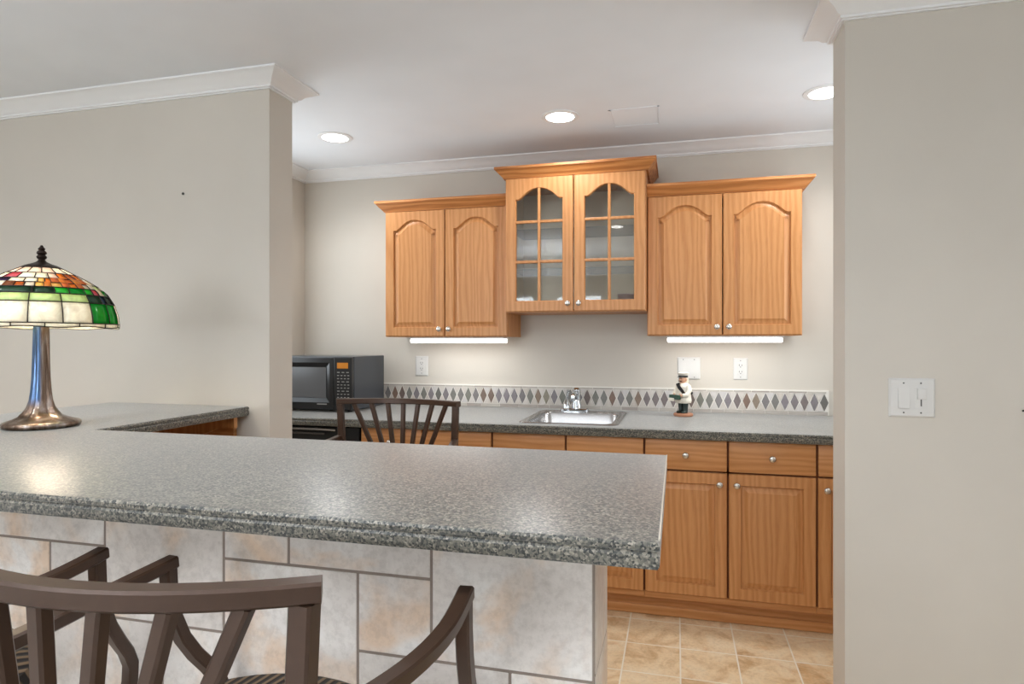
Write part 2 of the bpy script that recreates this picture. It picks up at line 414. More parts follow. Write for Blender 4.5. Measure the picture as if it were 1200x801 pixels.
# added bowl pendants, unseen behind the camera, that bounce fill light off the ceiling
for x, y, lb in ((-1.6, -.7, 'added white bowl pendant for fill light, unseen behind the camera, on the left'), (1.2, -.7, 'added white bowl pendant for fill light, unseen behind the camera, on the right')):
    t = thing('fill_pendant', lb, 'added pendant light', (x, y, CEIL), 'added fill pendants behind the camera')
    obj('fill_pendant_canopy', lathe(new(), [(.06, -.001), (.06, -.015), (.02, -.03)], 24, x, y, CEIL), M['nickel'], t, 40)
    obj('fill_pendant_rod', lathe(new(), [(.006, -.03), (.006, -.68)], 10, x, y, CEIL), M['nickel'], t, 40)
    obj('bowl', lathe(new(), [(.01, -.70), (.08, -.69), (.15, -.65), (.20, -.58), (.195, -.58), (.145, -.645), (.08, -.682), (.01, -.692)], 32, x, y, CEIL), M['trim'], t, 40)
    L = lamp('pendant_fill_light', 'SPOT', (0, 0, -.62), PENDANT_FILL * (1.1 if x < 0 else .5), (.92, .96, 1), (PI, 0, 0), spot_size=2.9, spot_blend=.35, shadow_soft_size=.28); L.parent = t

# ------------------------------------------------------------------ doors, drawers, knobs
def arch_loop(x0, x1, z0, z1, rise, inset=0, n=36):
    """opening with a cathedral top: z1 is the crest, shoulders are rise lower; counter-clockwise seen from the front (-y)"""
    pts = [(x0, z0), (x1, z0)]
    if rise <= 0: return pts + [(x1, z1), (x0, z1)]
    zs = z1 - rise; h = (x1 - x0) / 2; cx = (x0 + x1) / 2
    for i in range(n + 1):
        u = 1 - 2 * i / n
        a = min(1, abs(u) / .88)
        pts.append((cx + u * h, zs + rise * (1 - a ** 2.3) ** 1.35))
    return pts
def frame_mesh(x0, x1, z0, z1, yf, thick, opening, bev=.004):
    bm = new()
    out = [(x0, z0), (x1, z0), (x1, z1), (x0, z1)]
    ob_ = inset_poly(out, bev)
    V = lambda P, y: [bm.verts.new((p[0], y, p[1])) for p in P]
    of = V(ob_, yf); om = V(out, yf + bev); obk = V(out, yf + thick)
    ring_faces(bm, of, om); ring_faces(bm, om, obk)
    i0 = V(inset_poly(opening, -.004), yf); i1 = V(opening, yf + .006); i2 = V(opening, yf + thick)
    ring_faces(bm, i0, i1); ring_faces(bm, i1, i2)
    loop_fill(bm, [of, i0]); loop_fill(bm, [obk, i2])
    return bm
def panel_mesh(opening, yf, depth=.013):
    bm = new()
    V = lambda P, y: [bm.verts.new((p[0], y, p[1])) for p in P]
    a = V(inset_poly(opening, -.004), yf + depth + .006); b = V(inset_poly(opening, -.003), yf + depth); c = V(inset_poly(opening, .005), yf + depth)
    d = V(inset_poly(opening, .027), yf + .0028); e = V(inset_poly(opening, .029), yf + .0008)
    for p_, q in ((a, b), (b, c), (c, d), (d, e)): ring_faces(bm, p_, q)
    loop_fill(bm, [e]); loop_fill(bm, [a]); return bm
def knob(x, y, z, parent):
    obj('knob', lathe(new(), [(.007, 0), (.0065, .010), (.009, .013), (.015, .017), (.0158, .022), (.0125, .027), (.005, .0295)], 20, x, y, z, axis='Y'), M['nickel'], parent, 50)
def door(x0, x1, z0, z1, yf, parent, knob_at=None, rise=0, glass=False, stile=.056):
    op = arch_loop(x0 + stile, x1 - stile, z0 + stile, z1 - stile, rise)
    d = obj('door', frame_mesh(x0, x1, z0, z1, yf, .02, op), M['oak_v'], parent, 35)
    if not glass: obj('raised_panel', panel_mesh(op, yf), M['oak_v'], d, 25)
    else:
        bm = new(); cx = (x0 + x1) / 2; bw = .008
        box(bm, cx - bw, cx + bw, yf + .002, yf + .016, z0 + stile - .003, z1 - stile + .003, .003)
        zt, H = z1 - stile - rise, 0
        z_a = z0 + stile + .2235; z_b = z0 + stile + .4535
        for z in (z_a, z_b): box(bm, x0 + stile - .003, x1 - stile + .003, yf + .003, yf + .0155, z - bw, z + bw, .003)
        obj('muntin_grille', bm, M['oak_v'], d)
        bm = new(); lo = inset_poly(op, -.003)
        a = [bm.verts.new((p.x, yf + .017, p.y)) for p in lo]; b = [bm.verts.new((p.x, yf + .0195, p.y)) for p in lo]
        ring_faces(bm, a, b); loop_fill(bm, [a]); loop_fill(bm, [b])
        obj('glass_pane', bm, M['glass'], d)
    if knob_at: knob(knob_at[0], yf, knob_at[1], d)
def drawer(x0, x1, z0, z1, yf, parent, kn=True):
    d = obj('drawer', B(x0, x1, yf, yf + .02, z0, z1, .005, 2), M['oak_h'], parent, 35)
    if kn: knob((x0 + x1) / 2, yf, (z0 + z1) / 2, d)

# ------------------------------------------------------------------ base cabinets
CT = .93
YF = 3.13
def base_unit(x0, x1, label, splits, knobs, door_knobs, false_front=False):
    t = thing('base_cabinet', label, 'cabinet', ((x0 + x1) / 2, 3.5, 0), 'oak base cabinets along the back wall')
    bm = new(); ff = YF + .021
    th = .016
    for a, b in ((x0 + .0005, x0 + th), (x1 - th, x1 - .0005)): 
        box(bm, a, b, ff + .02, YB - .005, .105, .884); box(bm, a, b, 3.215, YB - .005, .004, .1049)
    box(bm, x0 + th, x1 - th, ff + .02, YB - .005, .105, .12); box(bm, x0 + th, x1 - th, YB - .02, YB - .005, .105, .884)
    obj('carcass', bm, M['oak_v'], t)
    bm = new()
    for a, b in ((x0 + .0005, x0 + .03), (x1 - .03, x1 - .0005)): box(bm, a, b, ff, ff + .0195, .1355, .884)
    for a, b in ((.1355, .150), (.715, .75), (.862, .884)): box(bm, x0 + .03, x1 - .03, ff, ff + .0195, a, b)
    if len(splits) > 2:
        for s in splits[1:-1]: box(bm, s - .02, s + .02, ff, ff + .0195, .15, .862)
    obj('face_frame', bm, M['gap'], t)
    obj('bottom_rail', B(x0 + .0005, x1 - .0005, ff - .004, ff + .0195, .105, .135, .001), M['oak_h'], t)
    g = .0045
    for k in range(len(splits) - 1):
        a, b = splits[k] + g, splits[k + 1] - g
        drawer(a, b, .736, .8815, YF, t, knobs[k])
        kx = {'l': a + .034, 'r': b - .034, None: None}[door_knobs[k]]
        door(a, b, .137, .7275, YF, t, (kx, .677) if kx else None)
base_unit(-1.68, -1.314, 'narrow oak base cabinet beside the black under-counter refrigerator', [-1.68, -1.314], [1], ['r'])
base_unit(-1.314, -.927, 'oak base cabinet left of the sink cabinet, behind the far bar stool', [-1.314, -.927], [1], ['r'])
base_unit(-.927, -.153, 'oak sink base cabinet with knobless false drawer fronts', [-.927, -.54, -.153], [0, 0], ['r', 'l'])
base_unit(-.153, .621, 'oak base cabinet with two knobbed drawers above two doors', [-.153, .234, .621], [1, 1], ['r', 'l'])
base_unit(.621, 1.008, 'oak base cabinet cut off by the right wall end, knob at its left edge', [.621, 1.008], [1], ['l'])
bm = B(-1.68, 1.155, 3.202, 3.214, .001, .104); box(bm, -1.68, 1.155, 3.187, 3.202, .001, .048, .005)
struct('trim_4', bm, M['oak_h'])
bm = B(1.0085, 1.155, 3.151, 3.170, .105, .884); struct('trim_5', bm, M['oak_v'])

# back counter with sink cut-out
def rrect(x0, x1, y0, y1, r, n=6):
    P = []
    for cx, cy, a0 in ((x1 - r, y0 + r, -PI / 2), (x1 - r, y1 - r, 0), (x0 + r, y1 - r, PI / 2), (x0 + r, y0 + r, PI)):
        for i in range(n + 1): a = a0 + PI / 2 * i / n; P.append((cx + r * math.cos(a), cy + r * math.sin(a)))
    return P
SX0, SX1, SY0, SY1 = -.80, -.285, 3.165, 3.80
cut = rrect(SX0 + .02, SX1 - .02, SY0 + .02, SY1 - .02, .03)
edge = lambda z, th: [(.009, z), (.003, z - .0015), (0, z - .006), (0, z - .012), (.003, z - .0145), (.003, z - .017), (.0, z - .021), (0, z - th + .008), (.003, z - th + .002), (.009, z - th)]
o = obj('countertop', slab([(-2.531, 3.095), (1.158, 3.095), (1.158, YB - .001), (-2.531, YB - .001)], edge(CT, .044), [cut]), M['laminate'], None, 30)
origin(o, (-.6, 3.5, CT - .044)); tag(o, 'speckled grey laminate countertop along the back wall with sink cut-out', 'countertop')

# sink
t = thing('kitchen_sink', 'stainless steel drop-in sink set in the back counter', 'sink', (-.54, 3.49, CT))
bm = new(); R = lambda P, z: [bm.verts.new((x, y, z)) for x, y in P]
lo = rrect(SX0, SX1, SY0, SY1, .045); l1 = R(lo, CT + .0005); l2 = R(lo, CT + .004)
l3 = R(rrect(SX0 + .004, SX1 - .004, SY0 + .004, SY1 - .004, .042), CT + .006)
bx0, bx1, by0, by1 = SX0 + .035, SX1 - .035, SY0 + .035, SY1 - .13
l4 = R(rrect(bx0, bx1, by0, by1, .05), CT + .0045); l5 = R(rrect(bx0 + .006, bx1 - .006, by0 + .006, by1 - .006, .048), CT - .004)
l6 = R(rrect(bx0 + .014, bx1 - .014, by0 + .014, by1 - .014, .055), CT - .13); l7 = R(rrect(bx0 + .05, bx1 - .05, by0 + .05, by1 - .05, .04), CT - .16)
for a, b in ((l1, l2), (l2, l3), (l4, l5), (l5, l6), (l6, l7)): ring_faces(bm, a, b)
ring_faces(bm, l3, l4); bm.faces.new(l7)
obj('basin', bm, M['steel'], t, 40)
obj('drain', lathe(new(), [(.045, .0005), (.045, .004), (.03, .003), (.028, .001)], 24, -.54, 3.42, CT - .16), M['chrome'], t, 40)
# faucet
fx, fy, fz = -.590, SY1 - .065, CT + .006
t = thing('kitchen_faucet', 'chrome faucet with side lever standing behind the sink', 'faucet', (fx, fy, fz))
bm = new(); q = rrect(fx - .085, fx + .085, fy - .026, fy + .026, .024)
a = [bm.verts.new((x, y, fz)) for x, y in q]; b = [bm.verts.new((x, y, fz + .014)) for x, y in q]
c = [bm.verts.new((p_.x, p_.y, fz + .018)) for p_ in inset_poly(q, .004)]
ring_faces(bm, a, b); ring_faces(bm, b, c); bm.faces.new(c); bm.faces.new(a)
obj('base_plate', bm, M['chrome'], t, 40)
obj('body', lathe(new(), [(.030, .017), (.028, .04), (.022, .06), (.022, .105), (.025, .11), (.025, .132), (.016, .142)], 24, fx + .012, fy, fz), M['chrome'], t, 40)
obj('spout', tube(new(), [(fx + .012, fy - .010, fz + .080), (fx + .013, fy - .06, fz + .104), (fx + .014, fy - .11, fz + .112), (fx + .015, fy - .155, fz + .104), (fx + .015, fy - .170, fz + .080)], .012, 14, radii=[.014, .0135, .013, .0125, .0115]), M['chrome'], t, True)
bm = lathe(new(), [(.020, .017), (.018, .035), (.013, .042)], 20, fx - .05, fy, fz)
tube(bm, [(fx - .05, fy, fz + .04), (fx - .048, fy, fz + .075), (fx - .043, fy - .004, fz + .105), (fx - .036, fy - .01, fz + .128)], .008, 12, radii=[.010, .008, .0085, .011])
obj('lever', bm, M['chrome'], t, 40)

# backsplash mosaic
bm = new(); sx0, sx1 = -2.53, .835; zb0, zb1 = CT + .0005, 1.0745; ys = YB - .009
box(bm, sx0, sx1, ys, YB - .0005, zb0, zb1, 0, mi=0)
def prism(bm, pts, y, mi):
    a = [bm.verts.new((x, y, z)) for x, z in pts]; b = [bm.verts.new((x, y + .003, z)) for x, z in pts]
    ring = [bm.faces.new((a[i], a[(i + 1) % len(a)], b[(i + 1) % len(a)], b[i])) for i in range(len(a))]
    for f in ring + [bm.faces.new(a), bm.faces.new(b)]: f.material_index = mi
pit = .0519; zc = 1.005; hw, hh = .0215, .0495
k = 0
while True:
    x = .8106 - pit * k
    if x < sx0 + .03: break
    prism(bm, [(x - hw, zc), (x, zc - hh), (x + hw, zc), (x, zc + hh)], ys - .0028, 1)
    if x - pit > sx0 + .02:
        xm = x - pit / 2
        prism(bm, [(xm - .0215, zc + hh + .001), (xm, zc + .004), (xm + .0215, zc + hh + .001)], ys - .0026, 2)
        prism(bm, [(xm - .0215, zc - hh - .001), (xm + .0215, zc - hh - .001), (xm, zc - .004)], ys - .0026, 2)
    k += 1
x = sx0 + .003; rr = random.Random(2)
for z0, z1 in ((1.0575, 1.067), (.934, .9525)):
    x = sx0 + .003
    while x < sx1 - .02:
        L = rr.choice([.075, .1, .125]); e = min(sx1 - .003, x + L)
        prism(bm, [(x, z0), (e - .003, z0), (e - .003, z1), (x, z1)], ys - .0027, 3); x = e
o = obj('backsplash', bm, [M['whitegrout'], M['diamond'], M['limestone'], M['border']]); origin(o, (-.85, ys, zb0))
tag(o, 'low mosaic tile backsplash with a row of grey diamonds', 'backsplash')

# ------------------------------------------------------------------ upper cabinets
cab_prof = lambda z: [(0, z), (.012, z), (.014, z + .006), (.020, z + .012), (.036, z + .028), (.050, z + .046), (.056, z + .048), (.056, z + .062), (0, z + .062)]
def wall_unit(name, x0, x1, z0, z1, yf, label, glass=False, path=None):
    t = thing(name, label, 'cabinet', ((x0 + x1) / 2, YB, z0), 'oak wall cabinets above the back counter')
    yc = yf + .021; th = .016; bm = new()
    box(bm, x0, x0 + th, yc, YB - .001, z0, z1); box(bm, x1 - th, x1, yc, YB - .001, z0, z1)
    box(bm, x0 + th, x1 - th, yc, YB - .001, z0, z0 + th); box(bm, x0 + th, x1 - th, yc, YB - .001, z1 - th, z1)
    ff = .036
    obj('carcass', bm, M['oak_v'], t)
    obj('back_panel', B(x0 + th, x1 - th, YB - .010, YB - .002, z0 + th, z1 - th), M['interior'], t)
    cx = (x0 + x1) / 2; g = .003
    st = .062 if glass else .057
    ri = .062
    door(x0 + .004, cx - g, z0 + .004, z1 - .004, yf, t, (cx - g - .028, z0 + .048), ri, glass, st)
    door(cx + g, x1 - .004, z0 + .004, z1 - .004, yf, t, (cx + g + .028, z0 + .048), ri, glass, st)
    if glass:
        bm = new()
        box(bm, x0 + th, x0 + th + .002, yc + .001, YB - .011, z0 + th, z1 - th); box(bm, x1 - th - .002, x1 - th, yc + .001, YB - .011, z0 + th, z1 - th)
        box(bm, x0 + th + .002, x1 - th - .002, yc + .001, YB - .011, z0 + th, z0 + th + .002)
        obj('lining', bm, M['interior'], t)
        for z in (z0 + .2515, z0 + .4815): obj('shelf', B(x0 + th + .003, x1 - th - .003, yc + .03, YB - .012, z - .004, z + .004, .001), M['shelfglass'], t)
    obj('crown_moulding', molding(new(), path, cab_prof(z1), -1), M['oak_trim'], t, 30)
    return t
LC, MC, RC = (-1.757, -.966), (-.964, -.162), (-.160, .642)
wall_unit('wall_cabinet', *LC, 1.381, 2.158, 3.588, 'oak wall cabinet with solid arched doors, left of the glass-door cabinet', False,
          [(LC[0], YB - .001), (LC[0], 3.609), (LC[1], 3.609)])
wall_unit('wall_cabinet', *MC, 1.5205, 2.296, 3.52, 'taller-mounted oak wall cabinet with arched glass doors, in the middle', True,
          [(MC[0], YB - .001), (MC[0], 3.541), (MC[1], 3.541), (MC[1], YB - .001)])
wall_unit('wall_cabinet', *RC, 1.385, 2.160, 3.588, 'oak wall cabinet with solid arched doors, above the figurine', False,
          [(RC[0], 3.609), (RC[1], 3.609), (RC[1], YB - .001)])
# things on the bottom shelf of the glass cabinet
t = thing('stacked_bowl', 'stack of small pinkish white dishes behind the lower right glass pane', 'dishes', (-.285, 3.74, 1.5387))
bm = new()
for i in range(7): lathe(bm, [(.026, .0), (.030, .004), (.051, .014), (.053, .020), (.050, .020), (.028, .008)], 24, 0, 0, .0 + i * .0118)
o = obj('bowl', bm, simple('pinkish_china', (206, 176, 170), .3), t, 40, local=True)
# under-cabinet lights
for x0, x1, zt, lb in ((-1.603, -1.0, 1.380, 'lit white light bar under the left wall cabinet'), (-.055, .553, 1.384, 'lit white light bar under the right wall cabinet')):
    t = thing('under_cabinet_light', lb, 'light', ((x0 + x1) / 2, 3.66, zt), 'fluorescent bars under the wall cabinets')
    obj('housing', B(x0, x1, 3.612, 3.735, zt - .010, zt - .0005, .002), M['plate'], t)
    obj('diffuser', B(x0 + .004, x1 - .004, 3.614, 3.733, zt - .036, zt - .010, .008, 3), M['tube'], t, 40)
    L = lamp('fluorescent_lamp', 'AREA', (0, .02, -.042), 0.75, (.97, .99, 1), (0, 0, 0), shape='RECTANGLE', size=x1 - x0 - .05, size_y=.1)
    L.parent = t

# ------------------------------------------------------------------ outlets and switches
def plate(name, label, cat, x0, x1, z0, z1, y, group=None):
    t = thing(name, label, cat, ((x0 + x1) / 2, y, z0), group)
    bm = new(); q = [(x0, z0), (x1, z0), (x1, z1), (x0, z1)]
    a = [bm.verts.new((p_[0], y - .0005, p_[1])) for p_ in q]; b = [bm.verts.new((p_[0], y - .003, p_[1])) for p_ in q]
    c = [bm.verts.new((p_.x, y - .0075, p_.y)) for p_ in inset_poly(q, .006)]
    ring_faces(bm, a, b); ring_faces(bm, b, c); bm.faces.new(c); bm.faces.new(a)
    obj('cover_plate', bm, M['plate'], t); return t
def screws(t, y, pts):
    for x, z in pts: obj('screw', lathe(new(), [(.0028, 0), (.0028, .001), (.0015, .0016)], 10, x, y - .0075, z, axis='Y'), M['slot'], t)
def outlet(x0, x1, z0, z1, label):
    y = YB; t = plate('wall_outlet', label, 'outlet', x0, x1, z0, z1, y, 'outlets above the backsplash'); cx, cz = (x0 + x1) / 2, (z0 + z1) / 2
    r = obj('receptacle', B(cx - .018, cx + .018, y - .0105, y - .0074, cz - .036, cz + .036, .002), M['plate'], t)
    bm = new()
    for s in (-1, 1):
        zz = cz + s * .019
        box(bm, cx - .0085, cx - .0055, y - .0112, y - .0104, zz - .002, zz + .008); box(bm, cx + .0055, cx + .0085, y - .0112, y - .0104, zz - .002, zz + .007)
        lathe(bm, [(.003, 0), (.003, .0008)], 10, cx, y - .0104, zz - .008, axis='Y')
    obj('slot', bm, M['slot'], r); screws(t, y, [(cx, cz + .048), (cx, cz - .048)])
outlet(-1.690, -1.600, 1.124, 1.257, 'white wall outlet under the left wall cabinet')
outlet(.322, .402, 1.128, 1.257, 'white wall outlet under the right wall cabinet')
def rocker(t, cx, cz, y, tilt=.003):
    bm = new(); x0, x1, z0, z1 = cx - .017, cx + .017, cz - .034, cz + .034
    v = [bm.verts.new(p_) for p_ in ((x0, y - .0074, z0), (x1, y - .0074, z0), (x1, y - .0074, z1), (x0, y - .0074, z1), (x0, y - .0085 - tilt, z0), (x1, y - .0085 - tilt, z0), (x1, y - .0085, z1), (x0, y - .0085, z1))]
    for f in ((0, 1, 2, 3), (4, 5, 6, 7), (0, 1, 5, 4), (1, 2, 6, 5), (2, 3, 7, 6), (3, 0, 4, 7)): bm.faces.new([v[i] for i in f])
    obj('rocker', bm, M['plate'], t)
t = plate('light_switch', 'white double switch plate behind the figurine', 'light switch', .004, .136, 1.126, 1.259, YB)
rocker(t, .038, 1.193, YB); rocker(t, .102, 1.193, YB, .001); screws(t, YB, [(.038, 1.245), (.038, 1.14), (.102, 1.245), (.102, 1.14)])
t = plate('dimmer_switch', 'white switch plate with rocker and slider on the right wall', 'light switch', .701, .841, 1.095, 1.227, YW)
cz = 1.161
obj('switch_frame', B(.7275, .7625, YW - .0082, YW - .0074, cz - .037, cz + .037, .0005), M['plate'], t); rocker(t, .745, cz, YW, .006)
obj('switch_frame', B(.779, .815, YW - .0085, YW - .0074, cz - .037, cz + .037, .0005), M['plate'], t)
obj('slider_track', B(.7955, .7995, YW - .0088, YW - .0083, cz - .028, cz + .028), M['slot'], t)
obj('slider', B(.785, .811, YW - .016, YW - .0084, cz - .004, cz + .032, .002), M['plate'], t, 40)
screws(t, YW, [(.745, cz + .05), (.745, cz - .05), (.797, cz + .05), (.797, cz - .05)])
o = obj('wall_nail', lathe(new(), [(.006, -.0), (.006, .004), (.004, .006)], 12, -2.188, YW, 2.029, axis='Y'), M['dark'], None, 40); origin(o, (-2.188, YW, 2.029))
tag(o, 'small black nail spot high on the left wall', 'nail')
bm = lathe(new(), [(.004, 0), (.004, .012)], 10, 1.106, YW, 1.128, axis='Y'); tube(bm, [(1.106, YW - .012, 1.128), (1.096, YW - .014, 1.1275), (1.086, YW - .014, 1.1265)], .003, 8)
o = obj('wall_hook', bm, M['dark'], None, 40); origin(o, (1.106, YW, 1.128)); tag(o, 'tiny dark hook on the right wall at the photo edge', 'hook')

# ------------------------------------------------------------------ microwave and refrigerator
mx0, mx1, my0, my1, mz0, mz1 = -2.42, -1.856, 3.355, 3.78, CT + .012, 1.263
t = thing('microwave_oven', 'black microwave oven in the left corner of the back counter', 'microwave', ((mx0 + mx1) / 2, (my0 + my1) / 2, CT))
bm = B(mx0, mx1, my0 + .03, my1, mz0, mz1, .004)
obj('housing', bm, M['blackmetal'], t)
xp = mx1 - .118
bm = new(); dz0, dz1 = mz0 + .004, mz1 - .004; dx0, dx1 = mx0 + .002, xp - .002
out = [(dx0, dz0), (dx1, dz0), (dx1, dz1), (dx0, dz1)]; win = [(dx0 + .05, dz0 + .07), (dx1 - .055, dz0 + .07), (dx1 - .055, dz1 - .06), (dx0 + .05, dz1 - .06)]
V = lambda P, y: [bm.verts.new((p_[0], y, p_[1])) for p_ in P]
a = V(out, my0 + .0295); b = V(out, my0 + .003); c = V(inset_poly(out, .004), my0); d = V(inset_poly(win, -.028), my0); e = V(win, my0 + .012)
for p_, q in ((a, b), (b, c), (c, d), (d, e)): ring_faces(bm, p_, q)
bm.faces.new(a); bm.faces.new(e)
dr = obj('door', bm, M['black'], t, 20)
obj('door_window', B(win[0][0], win[1][0], my0 + .009, my0 + .0118, win[0][1], win[2][1]), M['ovenglass'], dr)
obj('badge', B(dx1 - .11, dx1 - .045, my0 - .0008, my0 + .001, dz0 + .030, dz0 + .036), M['key'], dr)
pn = obj('control_panel', B(xp, mx1 - .002, my0, my0 + .0295, dz0, dz1, .004), M['black'], t)
obj('display', B(xp + .022, mx1 - .024, my0 - .0012, my0 + .002, dz1 - .066, dz1 - .032), M['amber'], pn)
bm = new()
for r in range(9):
    for q in range(4 if r % 3 else 3):
        xx = xp + .022 + q * (.0225 if r % 3 else .030); zz = dz1 - .092 - r * .0185
        box(bm, xx, xx + (.012 if r % 3 else .017), my0 - .0008, my0 + .001, zz, zz + .005)
obj('key_legend', bm, M['key'], pn)
for x in (mx0 + .05, mx1 - .05):
    for y in (my0 + .07, my1 - .05): obj('rubber_foot', lathe(new(), [(.014, 0), (.014, .0125)], 12, x, y, CT), M['dark'], t)
t = thing('compact_refrigerator', 'black under-counter refrigerator with silver handle strips', 'refrigerator', (-2.1, 3.5, 0))
obj('body', B(-2.36, -1.69, 3.19, YB - .06, .012, .878, .005), M['black'], t)
obj('door', B(-2.36, -1.69, 3.135, 3.186, .05, .8785, .006), M['dark'], t)
bm = new(); sweep(bm, [(-2.33, 3.118, .866), (-1.94, 3.118, .866), (-1.87, 3.122, .864), (-1.83, 3.132, .861)], .022, .014)
obj('handle_strip', bm, M['steel'], t); obj('handle_strip', B(-2.33, -1.90, 3.126, 3.136, .834, .843, .002), simple('dull_grey_strip', (96, 92, 90), .4, .5), t)
for x in (-2.32, -1.73):
    for y in (3.23, 3.8): obj('leveling_foot', lathe(new(), [(.018, .0005), (.018, .013)], 12, x, y, 0), M['dark'], t)

# ------------------------------------------------------------------ bar: half wall and countertop
BT, BB = 1.065, 1.0225
YT = 1.10          # tile face
G = .152           # tile module
XE = -.138         # tiled end
t = thing('bar_half_wall', 'stone tiled half wall carrying the bar counter', 'half wall', (-1.3, 1.2, 0))
obj('core', B(-2.44, XE - .008, YT + .008, YT + .20, 0.001, BB - .0005), M['wall'], t)
bm = new(); xs0 = -.444
def tile(bm, x0, x1, z0, z1):
    z0 = max(z0, .004); z1 = min(z1, BB - .004); x0 = max(x0, -2.44); x1 = min(x1, XE)
    if z1 - z0 < .012 or x1 - x0 < .012: return
    box(bm, x0 + .002, x1 - (.002 if x1 < XE else 0), YT, YT + .0085, z0 + .002, z1 - .002, .0018, 1, mi=0)
zA = .906
pat = [(-3, -2, 0, 1), (-2, 0, 0, 1), (0, 2, 0, 2), (-3, -1, 1, 3), (-1, 0, 1, 2), (-1, 1, 2, 4), (1, 2, 2, 3), (1, 2, 3, 4), (-3, -1, 3, 4)]
for kx in range(-3, 2):
    for kz in range(0, 3):
        for a, b, r0, r1 in pat:
            tile(bm, xs0 + (a + 5 * kx) * G, xs0 + (b + 5 * kx) * G, zA + G * (1 - r1) - 4 * G * kz, zA + G * (1 - r0) - 4 * G * kz)
zz = BB
for z0, z1 in ((.762, 1.10), (.458, .762), (.154, .458), (0, .154)):
    box(bm, XE - .0085, XE, YT + .0085, YT + .2005, max(.004, z0 + .002), min(z1 - .002, BB - .004), .0015, 1, mi=0)
box(bm, -2.44, XE - .001, YT + .001, YT + .0079, .003, BB - .003, mi=1); box(bm, XE - .0079, XE - .001, YT + .0079, YT + .2, .003, BB - .003, mi=1)
obj('stone_tile_facing', bm, [M['stone'], M['grout']], t)
# leg of the bar against the left wall: oak panelled support with brackets
LX0, LX1 = -2.60, -1.838
t = thing('bar_leg_support', 'oak panel support under the bar counter beside the left wall', 'bar support', (-2.35, 1.9, 0))
obj('panel', B(-2.44, -2.26, YT + .2015, YW - .002, .001, BB - .0005, .003), M['oak_v'], t)
def bracket(y, parent):
    bm = new(); pts = [(-2.259, BB - .001), (-1.862, BB - .001), (-1.862, BB - .046)]
    for i in range(13):
        a = PI / 2 * i / 12; pts.append((-1.872 - .30 * math.sin(a), BB - .046 - .26 * (1 - math.cos(a))))
    pts += [(-2.172, BB - .36), (-2.259, BB - .36)]
    a = [bm.verts.new((x, y - .011, z)) for x, z in pts]; b = [bm.verts.new((x, y + .011, z)) for x, z in pts]
    ring_faces(bm, a, b); loop_fill(bm, [a]); loop_fill(bm, [b])
    obj('bracket', bm, M['oak_v'], parent, 30)
bracket(2.352, t); bracket(1.80, t)
obj('end_board', B(-2.258, -1.90, 2.386, YW - .0015, .30, BB - .0008, .002), M['oak_h'], t)
BX1, BY0, BY1 = -.0235, .918, 1.643
o = obj('bar_countertop', slab([(LX0, BY0), (BX1, BY0), (BX1, BY1), (LX1, BY1), (LX1, YW - .001), (LX0, YW - .001)], edge(BT, .0425)), M['laminate'], None, 30)
origin(o, (-1.3, 1.28, BB)); tag(o, 'large speckled grey laminate bar countertop in the foreground', 'countertop')
sm = obj('end_seam', B(BX1 - .002, BX1 + .0008, BY0 + .012, BY1 - .006, BT - .0015, BT + .0006), M['seam'], o, local=True, fixn=True)
sm.data.transform(Matrix.Translation(-Vector(o.location)))

